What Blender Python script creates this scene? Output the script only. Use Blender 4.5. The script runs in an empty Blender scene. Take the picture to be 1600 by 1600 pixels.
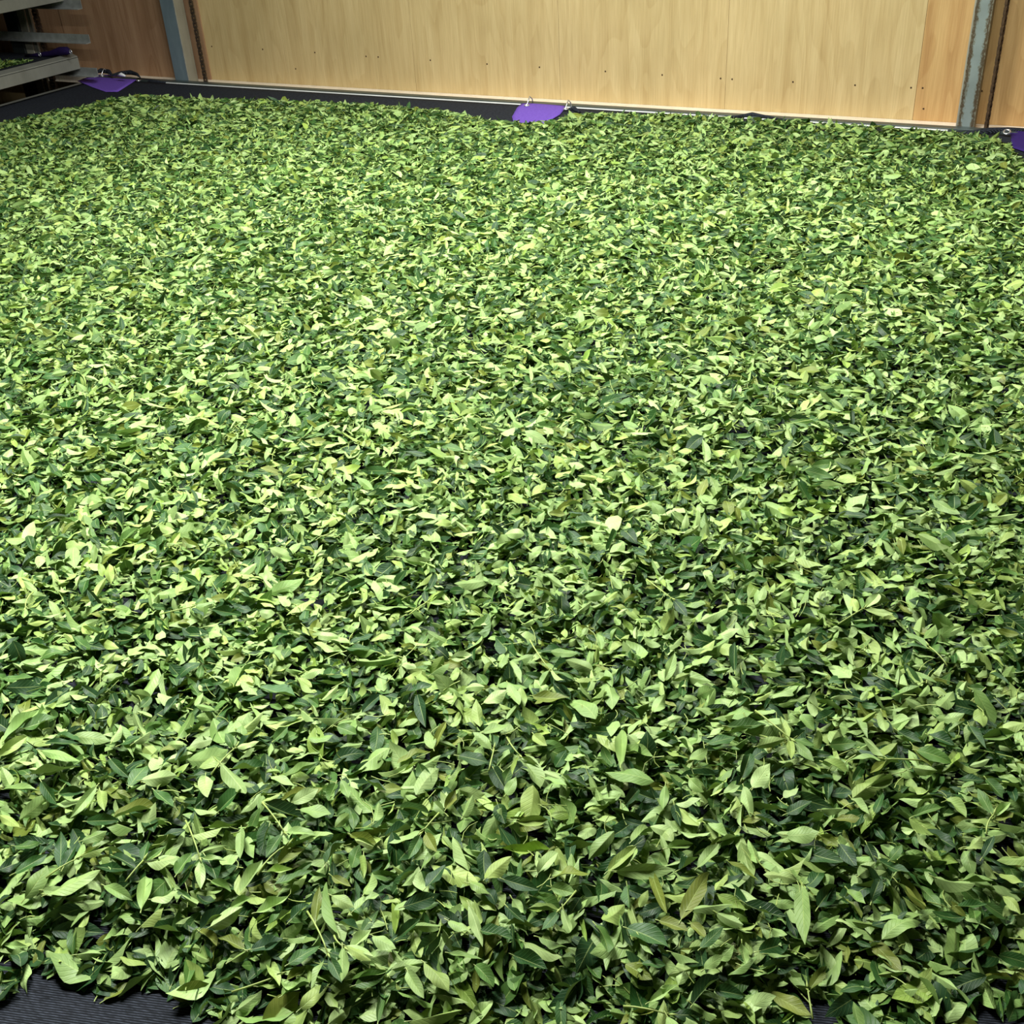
import bpy, bmesh, math, random
import numpy as np
from mathutils import Vector, Matrix

rng = np.random.default_rng(7)
random.seed(7)
S = bpy.context.scene
C = S.collection
PI = math.pi

# ------------------------------------------------------------------ camera
# z = 0 is the level of the top of the bed frame, the wall runs along x at y = 5.6
CAM_H = 1.3
PITCH, ROLL, YAW, FPX = 0.56038491, -0.06316318, -0.51922364, 1734.25
F_ = np.array([math.sin(YAW) * math.cos(PITCH), math.cos(YAW) * math.cos(PITCH), -math.sin(PITCH)])
r_ = np.array([math.cos(YAW), -math.sin(YAW), 0.0])
u_ = np.cross(r_, F_)
RIGHT = math.cos(ROLL) * r_ + math.sin(ROLL) * u_
UP = -math.sin(ROLL) * r_ + math.cos(ROLL) * u_
cam = bpy.data.cameras.new('camera')
cam.sensor_width = 36.0
cam.lens = 36.0 * FPX / 1600.0
cam.clip_start = 0.05
camo = bpy.data.objects.new('camera', cam)
C.objects.link(camo)
m = Matrix.Identity(4)
for i in range(3):
    m[i][0] = RIGHT[i]; m[i][1] = UP[i]; m[i][2] = -F_[i]
m[0][3], m[1][3], m[2][3] = 0.0, 0.0, CAM_H
camo.matrix_world = m
S.camera = camo

# ------------------------------------------------------------------ world, lights, exposure
w = bpy.data.worlds.new('room_air'); S.world = w; w.use_nodes = True
w.node_tree.nodes['Background'].inputs[0].default_value = (0.80, 0.9, 1.0, 1)
w.node_tree.nodes['Background'].inputs[1].default_value = 0.01
S.view_settings.view_transform = 'Standard'
S.view_settings.look = 'None'
S.view_settings.exposure = -0.13
S.view_settings.gamma = 1.0
S.view_settings.use_curve_mapping = False

def area(name, loc, sx, sy, power, col=(1, 1, 1), target=None):
    l = bpy.data.lights.new(name, 'AREA'); l.shape = 'RECTANGLE'; l.size = sx; l.size_y = sy
    l.energy = power; l.color = col
    o = bpy.data.objects.new(name, l); C.objects.link(o); o.location = loc
    if target is not None:
        o.rotation_euler = (Vector(target) - Vector(loc)).to_track_quat('-Z', 'Y').to_euler()
    return o
# the fluorescent tubes under the ceiling
area('ceiling_tube_light', (-2.9, 3.5, 2.1), 1.2, 0.10, 100, (1.0, 1.0, 0.95))
area('ceiling_tube_light', (-1.0, 3.5, 2.1), 1.2, 0.10, 95, (1.0, 1.0, 0.95))
area('ceiling_tube_light', (-1.8, 1.4, 2.1), 1.2, 0.10, 125, (1.0, 1.0, 0.95))

# ------------------------------------------------------------------ helpers
def ray(px, py):
    return RIGHT * ((px - 800) / FPX) - UP * ((py - 800) / FPX) + F_
def ground(px, py, z=0.0):
    d = ray(px, py); t = (z - CAM_H) / d[2]
    return np.array([0, 0, CAM_H]) + d * t
def proj(p):
    q = np.asarray(p, float) - np.array([0, 0, CAM_H])
    zc = q @ F_
    return q @ RIGHT / zc * FPX + 800, -(q @ UP) / zc * FPX + 800, zc

def tag(o, label=None, cat=None, group=None, kind=None):
    if label: o['label'] = label
    if cat: o['category'] = cat
    if group: o['group'] = group
    if kind: o['kind'] = kind
    return o
def empty(name, loc, label=None, cat=None, group=None):
    o = bpy.data.objects.new(name, None); C.objects.link(o); o.location = loc
    o.empty_display_size = 0.1
    return tag(o, label, cat, group)
def link_mesh(name, me, mat, parent=None):
    o = bpy.data.objects.new(name, me); C.objects.link(o)
    if mat: me.materials.append(mat)
    if parent:
        o.parent = parent
        # all shapes are written in world coordinates
        o.matrix_parent_inverse = Matrix.Identity(4)
        base = parent
        off = Vector((0, 0, 0))
        while base is not None:
            off += base.location; base = base.parent
        o.location = -off
    return o
def bmobj(name, bm, mat, parent=None, smooth=False, bevel=0.0):
    if bevel > 0:
        bmesh.ops.bevel(bm, geom=list(bm.edges), offset=bevel, segments=2, affect='EDGES', profile=0.6)
    bmesh.ops.recalc_face_normals(bm, faces=bm.faces)
    me = bpy.data.meshes.new(name); bm.to_mesh(me); bm.free()
    if smooth:
        me.polygons.foreach_set('use_smooth', [True] * len(me.polygons))
    return link_mesh(name, me, mat, parent)
def add_box(bm, x0, x1, y0, y1, z0, z1):
    vs = [bm.verts.new(p) for p in ((x0, y0, z0), (x1, y0, z0), (x1, y1, z0), (x0, y1, z0),
                                    (x0, y0, z1), (x1, y0, z1), (x1, y1, z1), (x0, y1, z1))]
    for f in ((0, 3, 2, 1), (4, 5, 6, 7), (0, 1, 5, 4), (1, 2, 6, 5), (2, 3, 7, 6), (3, 0, 4, 7)):
        bm.faces.new([vs[i] for i in f])
def add_extrusion(bm, profile, a, b, ax_u, ax_v):
    """closed 2D profile [(u,v)] swept from point a to point b"""
    a, b, U, V = Vector(a), Vector(b), Vector(ax_u), Vector(ax_v)
    r0 = [bm.verts.new(a + U * p[0] + V * p[1]) for p in profile]
    r1 = [bm.verts.new(b + U * p[0] + V * p[1]) for p in profile]
    n = len(profile)
    for i in range(n):
        bm.faces.new((r0[i], r0[(i + 1) % n], r1[(i + 1) % n], r1[i]))
    bm.faces.new(r0[::-1]); bm.faces.new(r1)
def add_tube(bm, pts, rad, seg=8, closed=False, caps=True):
    pts = [Vector(p) for p in pts]
    rings = []
    n = len(pts)
    prev = None
    for i, p in enumerate(pts):
        if closed:
            t = (pts[(i + 1) % n] - pts[i - 1]).normalized()
        else:
            t = (pts[min(i + 1, n - 1)] - pts[max(i - 1, 0)]).normalized()
        if prev is None:
            ref = Vector((0, 0, 1)) if abs(t.z) < 0.9 else Vector((1, 0, 0))
            u = t.cross(ref).normalized()
        else:
            u = (prev - t * prev.dot(t)).normalized()
        prev = u
        v = t.cross(u)
        r = rad[i] if hasattr(rad, '__len__') else rad
        rings.append([bm.verts.new(p + (u * math.cos(2 * PI * k / seg) + v * math.sin(2 * PI * k / seg)) * r) for k in range(seg)])
    m_ = n if closed else n - 1
    for i in range(m_):
        A, B = rings[i], rings[(i + 1) % n]
        for k in range(seg):
            bm.faces.new((A[k], A[(k + 1) % seg], B[(k + 1) % seg], B[k]))
    if not closed and caps:
        bm.faces.new(rings[0][::-1]); bm.faces.new(rings[-1])

# ------------------------------------------------------------------ materials
def srgb(r, g, b):
    f = lambda c: (c / 255 / 12.92) if c / 255 <= 0.04045 else ((c / 255 + 0.055) / 1.055) ** 2.4
    return (f(r), f(g), f(b), 1)
def new_mat(name):
    m = bpy.data.materials.new(name); m.use_nodes = True
    nt = m.node_tree
    return m, nt, nt.nodes['Principled BSDF']
def N(nt, typ, **kw):
    n = nt.nodes.new(typ)
    for k, v in kw.items():
        if k.startswith('i_'):
            n.inputs[k[2:].replace('_', ' ')].default_value = v
        else:
            setattr(n, k, v)
    return n
def noise(nt, scale, detail=4, rough=0.55, mapping=None, dist=0.0):
    tc = N(nt, 'ShaderNodeTexCoord')
    n = N(nt, 'ShaderNodeTexNoise'); n.inputs['Scale'].default_value = scale
    n.inputs['Detail'].default_value = detail; n.inputs['Roughness'].default_value = rough
    n.inputs['Distortion'].default_value = dist
    if mapping:
        mp = N(nt, 'ShaderNodeMapping'); mp.inputs['Scale'].default_value = mapping
        nt.links.new(tc.outputs['Object'], mp.inputs['Vector']); nt.links.new(mp.outputs[0], n.inputs['Vector'])
    else:
        nt.links.new(tc.outputs['Object'], n.inputs['Vector'])
    return n
def ramp(nt, src, stops):
    r = N(nt, 'ShaderNodeValToRGB'); e = r.color_ramp.elements
    e[0].position, e[0].color = stops[0]; e[1].position, e[1].color = stops[-1]
    for p, c in stops[1:-1]:
        k = e.new(p); k.color = c
    nt.links.new(src, r.inputs[0]); return r
def mixc(nt, fac, a, b, mode='MIX'):
    x = N(nt, 'ShaderNodeMix', data_type='RGBA', blend_type=mode)
    for s, v in ((0, fac), (6, a), (7, b)):
        if isinstance(v, (int, float)): x.inputs[s].default_value = v
        elif isinstance(v, tuple): x.inputs[s].default_value = v
        else: nt.links.new(v, x.inputs[s])
    return x.outputs[2]
def bump(nt, bs, src, strength=0.2, dist=0.002):
    b = N(nt, 'ShaderNodeBump'); b.inputs['Strength'].default_value = strength; b.inputs['Distance'].default_value = dist
    nt.links.new(src, b.inputs['Height']); nt.links.new(b.outputs[0], bs.inputs['Normal'])

def plywood(name, light, mid, dark, seed):
    m, nt, bs = new_mat(name)
    tc = N(nt, 'ShaderNodeTexCoord')
    mp = N(nt, 'ShaderNodeMapping'); mp.inputs['Location'].default_value = (seed * 3.7, seed, seed * 1.3)
    mp.inputs['Scale'].default_value = (1.0, 1.0, 0.22)
    nt.links.new(tc.outputs['Object'], mp.inputs['Vector'])
    warp = N(nt, 'ShaderNodeTexNoise'); warp.inputs['Scale'].default_value = 2.6; warp.inputs['Detail'].default_value = 3
    nt.links.new(mp.outputs[0], warp.inputs['Vector'])
    # broad cathedral grain: contour bands of a slow noise
    mul = N(nt, 'ShaderNodeMath', operation='MULTIPLY'); mul.inputs[1].default_value = 17.0
    nt.links.new(warp.outputs[0], mul.inputs[0])
    fr = N(nt, 'ShaderNodeMath', operation='FRACT'); nt.links.new(mul.outputs[0], fr.inputs[0])
    band = ramp(nt, fr.outputs[0], [(0.0, (0.0, 0.0, 0.0, 1)), (0.06, (1, 1, 1, 1)), (0.55, (0.75, 0.75, 0.75, 1)), (1.0, (0.0, 0.0, 0.0, 1))])
    fine = noise(nt, 1.0, 6, 0.65, (160, 160, 5))
    streak = noise(nt, 1.0, 3, 0.5, (18, 18, 0.8))
    blot = noise(nt, 2.2, 3, 0.5)
    base = ramp(nt, streak.outputs[0], [(0.28, dark), (0.5, mid), (0.75, light)]).outputs[0]
    c = mixc(nt, 0.28, base, mixc(nt, band.outputs[0], dark, light))
    fm = ramp(nt, fine.outputs[0], [(0.36, (0.80, 0.77, 0.70, 1)), (0.6, (1.05, 1.05, 1.04, 1))])
    c = mixc(nt, 0.6, c, fm.outputs[0], 'MULTIPLY')
    bm_ = ramp(nt, blot.outputs[0], [(0.3, (0.9, 0.9, 0.86, 1)), (0.7, (1.05, 1.04, 1.02, 1))])
    c = mixc(nt, 0.8, c, bm_.outputs[0], 'MULTIPLY')
    nt.links.new(c, bs.inputs['Base Color'])
    bs.inputs['Roughness'].default_value = 0.55
    bs.inputs['Specular IOR Level'].default_value = 0.25
    bump(nt, bs, fine.outputs[0], 0.15, 0.001)
    return m
def steel(name, a, b, rough=0.42, metal=0.55, scale=9.0, stretch=(1, 1, 0.35)):
    m, nt, bs = new_mat(name)
    n = noise(nt, scale, 5, 0.6, stretch)
    c = ramp(nt, n.outputs[0], [(0.3, a), (0.7, b)])
    nt.links.new(c.outputs[0], bs.inputs['Base Color'])
    bs.inputs['Metallic'].default_value = metal; bs.inputs['Roughness'].default_value = rough
    n2 = noise(nt, 60, 3, 0.6)
    bump(nt, bs, n2.outputs[0], 0.08, 0.001)
    return m
def plain(name, col, rough=0.6, metal=0.0, var=0.12, scale=30):
    m, nt, bs = new_mat(name)
    n = noise(nt, scale, 3)
    lo = tuple(c * (1 - var) for c in col[:3]) + (1,); hi = tuple(min(1, c * (1 + var)) for c in col[:3]) + (1,)
    c = ramp(nt, n.outputs[0], [(0.3, lo), (0.7, hi)])
    nt.links.new(c.outputs[0], bs.inputs['Base Color'])
    bs.inputs['Roughness'].default_value = rough; bs.inputs['Metallic'].default_value = metal
    return m

MAT = {}
MAT['ply_mid'] = [plywood('pale_plywood', srgb(205, 184, 138), srgb(196, 173, 126), srgb(182, 157, 110), s) for s in (1, 2, 3, 4, 5)]
MAT['ply_right'] = plywood('orange_plywood', srgb(204, 170, 118), srgb(193, 156, 104), srgb(174, 134, 86), 6)
MAT['ply_right2'] = plywood('tan_plywood', srgb(196, 162, 116), srgb(184, 148, 104), srgb(164, 126, 84), 7)
MAT['ply_left'] = plywood('brown_plywood', srgb(176, 144, 114), srgb(162, 128, 100), srgb(144, 110, 82), 8)
MAT['batten'] = plywood('planed_softwood', srgb(252, 244, 230), srgb(248, 236, 218), srgb(238, 222, 200), 9)
MAT['galv_blue'] = steel('blue_grey_galvanised_steel', srgb(108, 126, 136), srgb(134, 152, 160), 0.5, 0.35)
MAT['galv_tan'] = steel('dull_zinc_steel', srgb(142, 140, 128), srgb(164, 162, 148), 0.5, 0.3)
MAT['galv'] = steel('bright_galvanised_steel', srgb(168, 172, 170), srgb(200, 205, 204), 0.36, 0.6, 25, (1, 1, 1))
MAT['beam'] = steel('grey_painted_steel', srgb(128, 130, 122), srgb(150, 152, 144), 0.5, 0.3)
MAT['rail'] = steel('shaded_rail_steel', srgb(70, 82, 82), srgb(92, 104, 102), 0.4, 0.5, 12, (0.3, 1, 1))  # dark reflection on the rail's top put into the colour
MAT['rail_lip'] = steel('highlight_rail_lip', srgb(225, 232, 234), srgb(246, 250, 251), 0.3, 0.25, 14, (0.4, 1, 1))  # bright highlight along the rail edge put into the colour
MAT['dark_steel'] = steel('dark_steel', srgb(34, 40, 40), srgb(48, 54, 54), 0.55, 0.4)
MAT['chain'] = steel('oily_chain_steel', srgb(52, 42, 36), srgb(92, 80, 70), 0.45, 0.6, 60, (1, 1, 1))
MAT['chain_rust'] = steel('rusty_chain_steel', srgb(58, 44, 32), srgb(96, 74, 52), 0.6, 0.4, 60, (1, 1, 1))
MAT['nail'] = plain('nail_steel', srgb(70, 50, 34), 0.5, 0.4)
MAT['grommet'] = plain('nickel_eyelet', srgb(215, 218, 222), 0.25, 0.8)
MAT['floor'] = plain('grey_concrete', srgb(110, 108, 102), 0.8, 0, 0.15, 4)
MAT['ceil'] = plain('white_board', srgb(120, 120, 116), 0.8)
MAT['panel'] = plain('pale_wall_board', srgb(110, 104, 90), 0.8)
MAT['black_plastic'] = plain('black_strap', srgb(26, 26, 30), 0.3)

# rust-edged steel of the right post
def rusty():
    m, nt, bs = new_mat('rust_edged_galvanised_steel')
    tc = N(nt, 'ShaderNodeTexCoord'); sep = N(nt, 'ShaderNodeSeparateXYZ'); nt.links.new(tc.outputs['Object'], sep.inputs[0])
    sub = N(nt, 'ShaderNodeMath', operation='ADD'); sub.inputs[1].default_value = 0.0
    nt.links.new(sep.outputs['X'], sub.inputs[0])
    ab = N(nt, 'ShaderNodeMath', operation='ABSOLUTE'); nt.links.new(sub.outputs[0], ab.inputs[0])
    n = noise(nt, 85, 6, 0.8, (1, 1, 0.6))
    ad = N(nt, 'ShaderNodeMath', operation='MULTIPLY_ADD'); ad.inputs[1].default_value = 0.055
    nt.links.new(n.outputs[0], ad.inputs[0]); nt.links.new(ab.outputs[0], ad.inputs[2])
    r = ramp(nt, ad.outputs[0], [(0.044, srgb(136, 148, 146)), (0.048, srgb(116, 116, 100)), (0.052, srgb(74, 58, 40)), (0.059, srgb(84, 70, 50)), (0.062, srgb(122, 120, 104))])
    n2 = noise(nt, 9, 3)
    v = ramp(nt, n2.outputs[0], [(0.3, (0.85, 0.85, 0.85, 1)), (0.7, (1.08, 1.08, 1.08, 1))])
    nt.links.new(mixc(nt, 1.0, r.outputs[0], v.outputs[0], 'MULTIPLY'), bs.inputs['Base Color'])
    bs.inputs['Roughness'].default_value = 0.5; bs.inputs['Metallic'].default_value = 0.25
    return m
MAT['rust'] = rusty()

def cloth_mat(name, base, line, rough=0.8):
    m, nt, bs = new_mat(name)
    tc = N(nt, 'ShaderNodeTexCoord')
    mp = N(nt, 'ShaderNodeMapping'); mp.inputs['Rotation'].default_value = (0, 0, -WEAVE)
    nt.links.new(tc.outputs['Object'], mp.inputs['Vector'])
    wv = N(nt, 'ShaderNodeTexWave', wave_type='BANDS', bands_direction='Y'); wv.inputs['Scale'].default_value = 88.0
    wv.inputs['Distortion'].default_value = 0.6; wv.inputs['Detail'].default_value = 1.0
    nt.links.new(mp.outputs[0], wv.inputs['Vector'])
    wx = N(nt, 'ShaderNodeTexWave', wave_type='BANDS', bands_direction='X'); wx.inputs['Scale'].default_value = 150.0
    wx.inputs['Distortion'].default_value = 0.6
    nt.links.new(mp.outputs[0], wx.inputs['Vector'])
    brk = noise(nt, 1.0, 3, 0.6, (60, 260, 1))
    f = N(nt, 'ShaderNodeMath', operation='MULTIPLY'); nt.links.new(wv.outputs[1], f.inputs[0]); nt.links.new(brk.outputs[0], f.inputs[1])
    r = ramp(nt, f.outputs[0], [(0.25, base), (0.60, line)])
    c = mixc(nt, 0.12, r.outputs[0], mixc(nt, wx.outputs[1], base, line))
    nt.links.new(c, bs.inputs['Base Color'])
    bs.inputs['Roughness'].default_value = rough
    bs.inputs['Specular IOR Level'].default_value = 0.10
    bump(nt, bs, wv.outputs[1], 0.3, 0.001)
    return m
_a, _b = ground(0, 1530), ground(160, 1548)
WEAVE = math.atan2(_b[1] - _a[1], _b[0] - _a[0])
MAT['mesh'] = cloth_mat('black_mesh_cloth', srgb(17, 19, 22), srgb(72, 78, 90))
MAT['purple'] = cloth_mat('purple_mesh_cloth', srgb(104, 74, 172), srgb(138, 108, 214))
MAT['purple_dark'] = cloth_mat('dark_purple_mesh_cloth', srgb(50, 34, 96), srgb(64, 46, 120))

MAT['purple_deep'] = cloth_mat('deep_purple_cloth', srgb(30, 20, 58), srgb(44, 30, 84))  # darkest of the purple cloth tones

def leaf_material():
    m, nt, bs = new_mat('tea_leaf')
    up = N(nt, 'ShaderNodeAttribute', attribute_name='upper_side')
    dn = N(nt, 'ShaderNodeAttribute', attribute_name='under_side')
    geo = N(nt, 'ShaderNodeNewGeometry')
    uv = N(nt, 'ShaderNodeUVMap', uv_map='uv')
    su = N(nt, 'ShaderNodeSeparateXYZ'); nt.links.new(uv.outputs[0], su.inputs[0])
    c = mixc(nt, geo.outputs['Backfacing'], up.outputs['Color'], dn.outputs['Color'])
    # midrib along v = 0.5 and side veins
    v = N(nt, 'ShaderNodeMath', operation='SUBTRACT'); v.inputs[1].default_value = 0.5; nt.links.new(su.outputs[1], v.inputs[0])
    va = N(nt, 'ShaderNodeMath', operation='ABSOLUTE'); nt.links.new(v.outputs[0], va.inputs[0])
    rib = ramp(nt, va.outputs[0], [(0.010, (1, 1, 1, 1)), (0.032, (0, 0, 0, 1))])
    k = N(nt, 'ShaderNodeMath', operation='MULTIPLY_ADD'); k.inputs[1].default_value = -0.45
    nt.links.new(va.outputs[0], k.inputs[0]); nt.links.new(su.outputs[0], k.inputs[2])
    k2 = N(nt, 'ShaderNodeMath', operation='MULTIPLY'); k2.inputs[1].default_value = 9.0; nt.links.new(k.outputs[0], k2.inputs[0])
    fr = N(nt, 'ShaderNodeMath', operation='PINGPONG'); fr.inputs[1].default_value = 0.5; nt.links.new(k2.outputs[0], fr.inputs[0])
    vein = ramp(nt, fr.outputs[0], [(0.0, (1, 1, 1, 1)), (0.14, (0, 0, 0, 1))])
    lite = mixc(nt, 0.42, c, srgb(190, 212, 130))
    c = mixc(nt, rib.outputs[0], c, lite)
    vf = N(nt, 'ShaderNodeMath', operation='MULTIPLY'); vf.inputs[1].default_value = 0.16; nt.links.new(vein.outputs[0], vf.inputs[0])
    c = mixc(nt, vf.outputs[0], c, srgb(120, 150, 74))
    nz = noise(nt, 70, 3, 0.6)
    vz = ramp(nt, nz.outputs[0], [(0.3, (0.84, 0.87, 0.80, 1)), (0.7, (1.08, 1.06, 1.04, 1))])
    c = mixc(nt, 1.0, c, vz.outputs[0], 'MULTIPLY')
    nt.links.new(c, bs.inputs['Base Color'])
    bs.inputs['Roughness'].default_value = 0.46
    bs.inputs['Specular IOR Level'].default_value = 0.30
    hb = N(nt, 'ShaderNodeMath', operation='ADD'); nt.links.new(vein.outputs[0], hb.inputs[0]); nt.links.new(rib.outputs[0], hb.inputs[1])
    hc = N(nt, 'ShaderNodeMath', operation='ADD'); nt.links.new(hb.outputs[0], hc.inputs[0]); nt.links.new(nz.outputs[0], hc.inputs[1])
    bump(nt, bs, hc.outputs[0], 0.35, 0.0009)
    tr = N(nt, 'ShaderNodeBsdfTranslucent')
    nt.links.new(mixc(nt, 0.5, c, srgb(130, 170, 50)), tr.inputs[0])
    mx = N(nt, 'ShaderNodeMixShader'); mx.inputs[0].default_value = 0.06
    out = nt.nodes['Material Output']
    nt.links.new(bs.outputs[0], mx.inputs[1]); nt.links.new(tr.outputs[0], mx.inputs[2]); nt.links.new(mx.outputs[0], out.inputs[0])
    return m
# colours of the two sides of a leaf: (upper side, under side); D dark, M mid green, O olive, P pale
UPPER = {'D': [srgb(32, 62, 30), srgb(38, 76, 34), srgb(54, 94, 42), srgb(44, 76, 46)], 'M': [srgb(72, 108, 50), srgb(88, 124, 58), srgb(66, 104, 56)],
         'O': [srgb(112, 128, 52), srgb(124, 136, 60)], 'P': [srgb(150, 178, 84), srgb(136, 166, 78)]}
UNDER = {'P': [srgb(156, 186, 116), srgb(170, 197, 130), srgb(146, 178, 104), srgb(160, 184, 100), srgb(126, 160, 88)]}
RIBC = srgb(205, 222, 150)
MAT['leaf'] = leaf_material()
MAT['stem'] = plain('green_stem', srgb(160, 180, 96), 0.5, 0, 0.2, 60)

# ------------------------------------------------------------------ the room
FLOOR = -0.55; CEIL = 2.3; YW = 5.6
XL, XR, YF = -9.5, 2.2, -1.8
def struct(name, bm, mat, parent=None, label=None, **k):
    o = bmobj(name, bm, mat, parent, **k)
    if parent is None: o['kind'] = 'structure'
    if label: o['label'] = label
    return o
b = bmesh.new(); add_box(b, XL, XR, YF, YW + 0.1, FLOOR - 0.1, FLOOR); struct('floor', b, MAT['floor'])
b = bmesh.new(); add_box(b, XL, XR, YF, YW + 0.1, CEIL, CEIL + 0.1); struct('ceiling', b, MAT['ceil'])
b = bmesh.new(); add_box(b, XL - 0.1, XL, YF, YW + 0.1, FLOOR, CEIL); struct('wall_left', b, MAT['panel'])
b = bmesh.new(); add_box(b, XR, XR + 0.1, YF, YW + 0.1, FLOOR, CEIL); struct('wall_right', b, MAT['panel'])
b = bmesh.new(); add_box(b, XL - 0.1, XR + 0.1, YF - 0.1, YF, FLOOR, CEIL); struct('wall_front', b, MAT['panel'])
b = bmesh.new(); add_box(b, XL - 0.1, XR + 0.1, YW + 0.012, YW + 0.1, FLOOR, CEIL)
wall = struct('wall_back', b, MAT['panel'], label='back wall clad in upright plywood sheets')
# 910 mm wide sheets of plywood; the seams show as fine dark lines
seams = [XL, -8.2, -7.29, -6.38, -5.173, -4.565, -3.652, -2.739, -1.825, -0.912, 0.0, 0.91, XR]
mats = [MAT['ply_left']] * 4 + [MAT['ply_mid'][i] for i in (0, 1, 2, 3, 4)] + [MAT['ply_right'], MAT['ply_right2'], MAT['ply_right2']]
for i in range(len(seams) - 1):
    b = bmesh.new()
    g = 0.0007
    yo = 0.008 if i == 3 else 0.0
    add_box(b, seams[i] + (g if i != 4 else 0), seams[i + 1] - g, YW - yo, YW + 0.012, 0.0 - 0.012, CEIL - 0.002)
    struct('plywood_sheet', b, mats[i], wall)
b = bmesh.new(); add_box(b, XL, XR, YW, YW + 0.012, FLOOR, -0.05)
struct('lower_panel', b, MAT['ply_mid'][2], wall)
for px, py in ((331, 72.5), (410.5, 77), (492, 82), (572, 88), (591, 89), (462, 107.5), (672.5, 94), (761, 100), (843, 105),
               (946, 111.5), (1034.7, 117), (1126, 122.5), (1144, 123.7), (1239, 128), (1336, 133), (1423.5, 137), (1441.6, 137.5),
               (1443, 170), (1534, 142), (205, 60)):
    d = ray(px, py); t = YW / d[1]; x, z = d[0] * t, CAM_H + d[2] * t
    b = bmesh.new(); add_tube(b, [(x, YW - 0.0015, z), (x, YW + 0.004, z)], 0.0042, 8)
    struct('nail_head', b, MAT['nail'], wall)
# pale batten that the plywood stands on
b = bmesh.new(); add_box(b, XL, XR, 5.485, YW, -0.055, -0.012)
o = struct('trim_1', b, MAT['batten'], bevel=0.002, label='pale softwood batten along the foot of the plywood wall')

# ------------------------------------------------------------------ steel posts and chains
def channel(x0, x1, y0, y1, t=0.004, lip=0.012):
    """lipped C section, web facing the bed; closed outline in x, y"""
    return [(x0, y0), (x1, y0), (x1, y1), (x1 - lip, y1), (x1 - lip, y1 - t), (x1 - t, y1 - t), (x1 - t, y0 + t),
            (x0 + t, y0 + t), (x0 + t, y1 - t), (x0 + lip, y1 - t), (x0 + lip, y1), (x0, y1)]
def post(x0, x1, y0, y1, mat, side_mat, label):
    root = empty('steel_post', ((x0 + x1) / 2, (y0 + y1) / 2, FLOOR), label, 'post', 'upright steel posts in front of the plywood wall')
    b = bmesh.new()
    add_extrusion(b, channel(x0, x1, y0, y1), (0, 0, FLOOR + 0.006), (0, 0, CEIL - 0.006), (1, 0, 0), (0, 1, 0))
    bmesh.ops.translate(b, vec=(-(x0 + x1) / 2, 0, 0), verts=b.verts)
    o = bmobj('channel', b, mat, root, bevel=0.0008)
    o.location.x += (x0 + x1) / 2
    b = bmesh.new(); add_box(b, x0 - 0.03, x1 + 0.03, y0 - 0.0, y1 + 0.0, FLOOR, FLOOR + 0.006)
    bmobj('base_plate', b, mat, root)
    return root
lp = post(-5.34, -5.232, 5.455, 5.54, MAT['galv_blue'], None, 'blue-grey steel channel post on the left, before brown plywood')
b = bmesh.new(); add_box(b, -5.2316, -5.2296, 5.458, 5.536, FLOOR + 0.006, CEIL - 0.006)
bmobj('side_flange', b, MAT['galv_tan'], lp)['label'] = 'dull tan-grey side face'
b = bmesh.new(); add_box(b, -5.2345, -5.2292, 5.4535, 5.4575, FLOOR + 0.006, CEIL - 0.006)
bmobj('edge_strip', b, MAT['galv'], lp)
rp = post(-0.692, -0.621, 5.455, 5.52, MAT['rust'], None, 'grey steel channel post with rusty edges on the right')
b = bmesh.new(); add_box(b, -0.698, -0.6922, 5.458, 5.50, FLOOR + 0.006, CEIL - 0.006)
bmobj('edge_strip', b, MAT['galv_tan'], rp)

def chain(x, y, mat, label, z0=FLOOR + 0.03, z1=CEIL - 0.002, pitch=0.0195, size=1.0, turn=0.0):
    b = bmesh.new()
    n = int((z1 - z0) / pitch)
    for k in range(n):
        z = z0 + k * pitch
        out = 0.0062 if k % 2 else 0.0040
        for s in (-1, 1):          # the two side plates of a link
            add_box(b, x + s * out - 0.0011, x + s * out + 0.0011, y - 0.0070, y + 0.0070, z - 0.005, z + pitch + 0.005)
        add_tube(b, [(x - 0.0082, y, z), (x + 0.0082, y, z)], 0.0058, 8)   # roller and pin
    if size != 1.0:
        bmesh.ops.scale(b, vec=(size, size, 1), space=Matrix.Translation((-x, -y, 0)), verts=b.verts)
    if turn:
        bmesh.ops.rotate(b, cent=(x, y, 0), matrix=Matrix.Rotation(turn, 3, 'Z'), verts=b.verts)
    bmesh.ops.translate(b, vec=(-x, -y, -z0), verts=b.verts)
    o = bmobj('roller_chain', b, mat)
    o.location = (x, y, z0)
    tag(o, label, 'chain', 'roller chains hanging by the posts')
    return o
chain(-5.105, 5.467, MAT['chain'], 'dark roller chain hanging right of the blue-grey post', turn=0.3, size=1.35)
chain(-0.57, 5.467, MAT['chain_rust'], 'rusty brown roller chain hanging beside the rust-edged post', turn=1.0)

# ------------------------------------------------------------------ the bed
XB0, XB1, YB0, YB1 = -5.98, 0.62, 0.15, 5.47
bed = empty('withering_bed', (-2.6, 2.8, FLOOR), 'wide withering bed of black mesh cloth on a steel frame, heaped with leaves', 'tea withering bed')
def rail(name, a, bb, prof, U, V, mat, bev=0.0):
    b = bmesh.new(); add_extrusion(b, prof, a, bb, U, V)
    return bmobj(name, b, mat, bed, bevel=bev)
sq = [(-0.025, -0.06), (0.025, -0.06), (0.025, 0), (-0.025, 0)]
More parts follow.
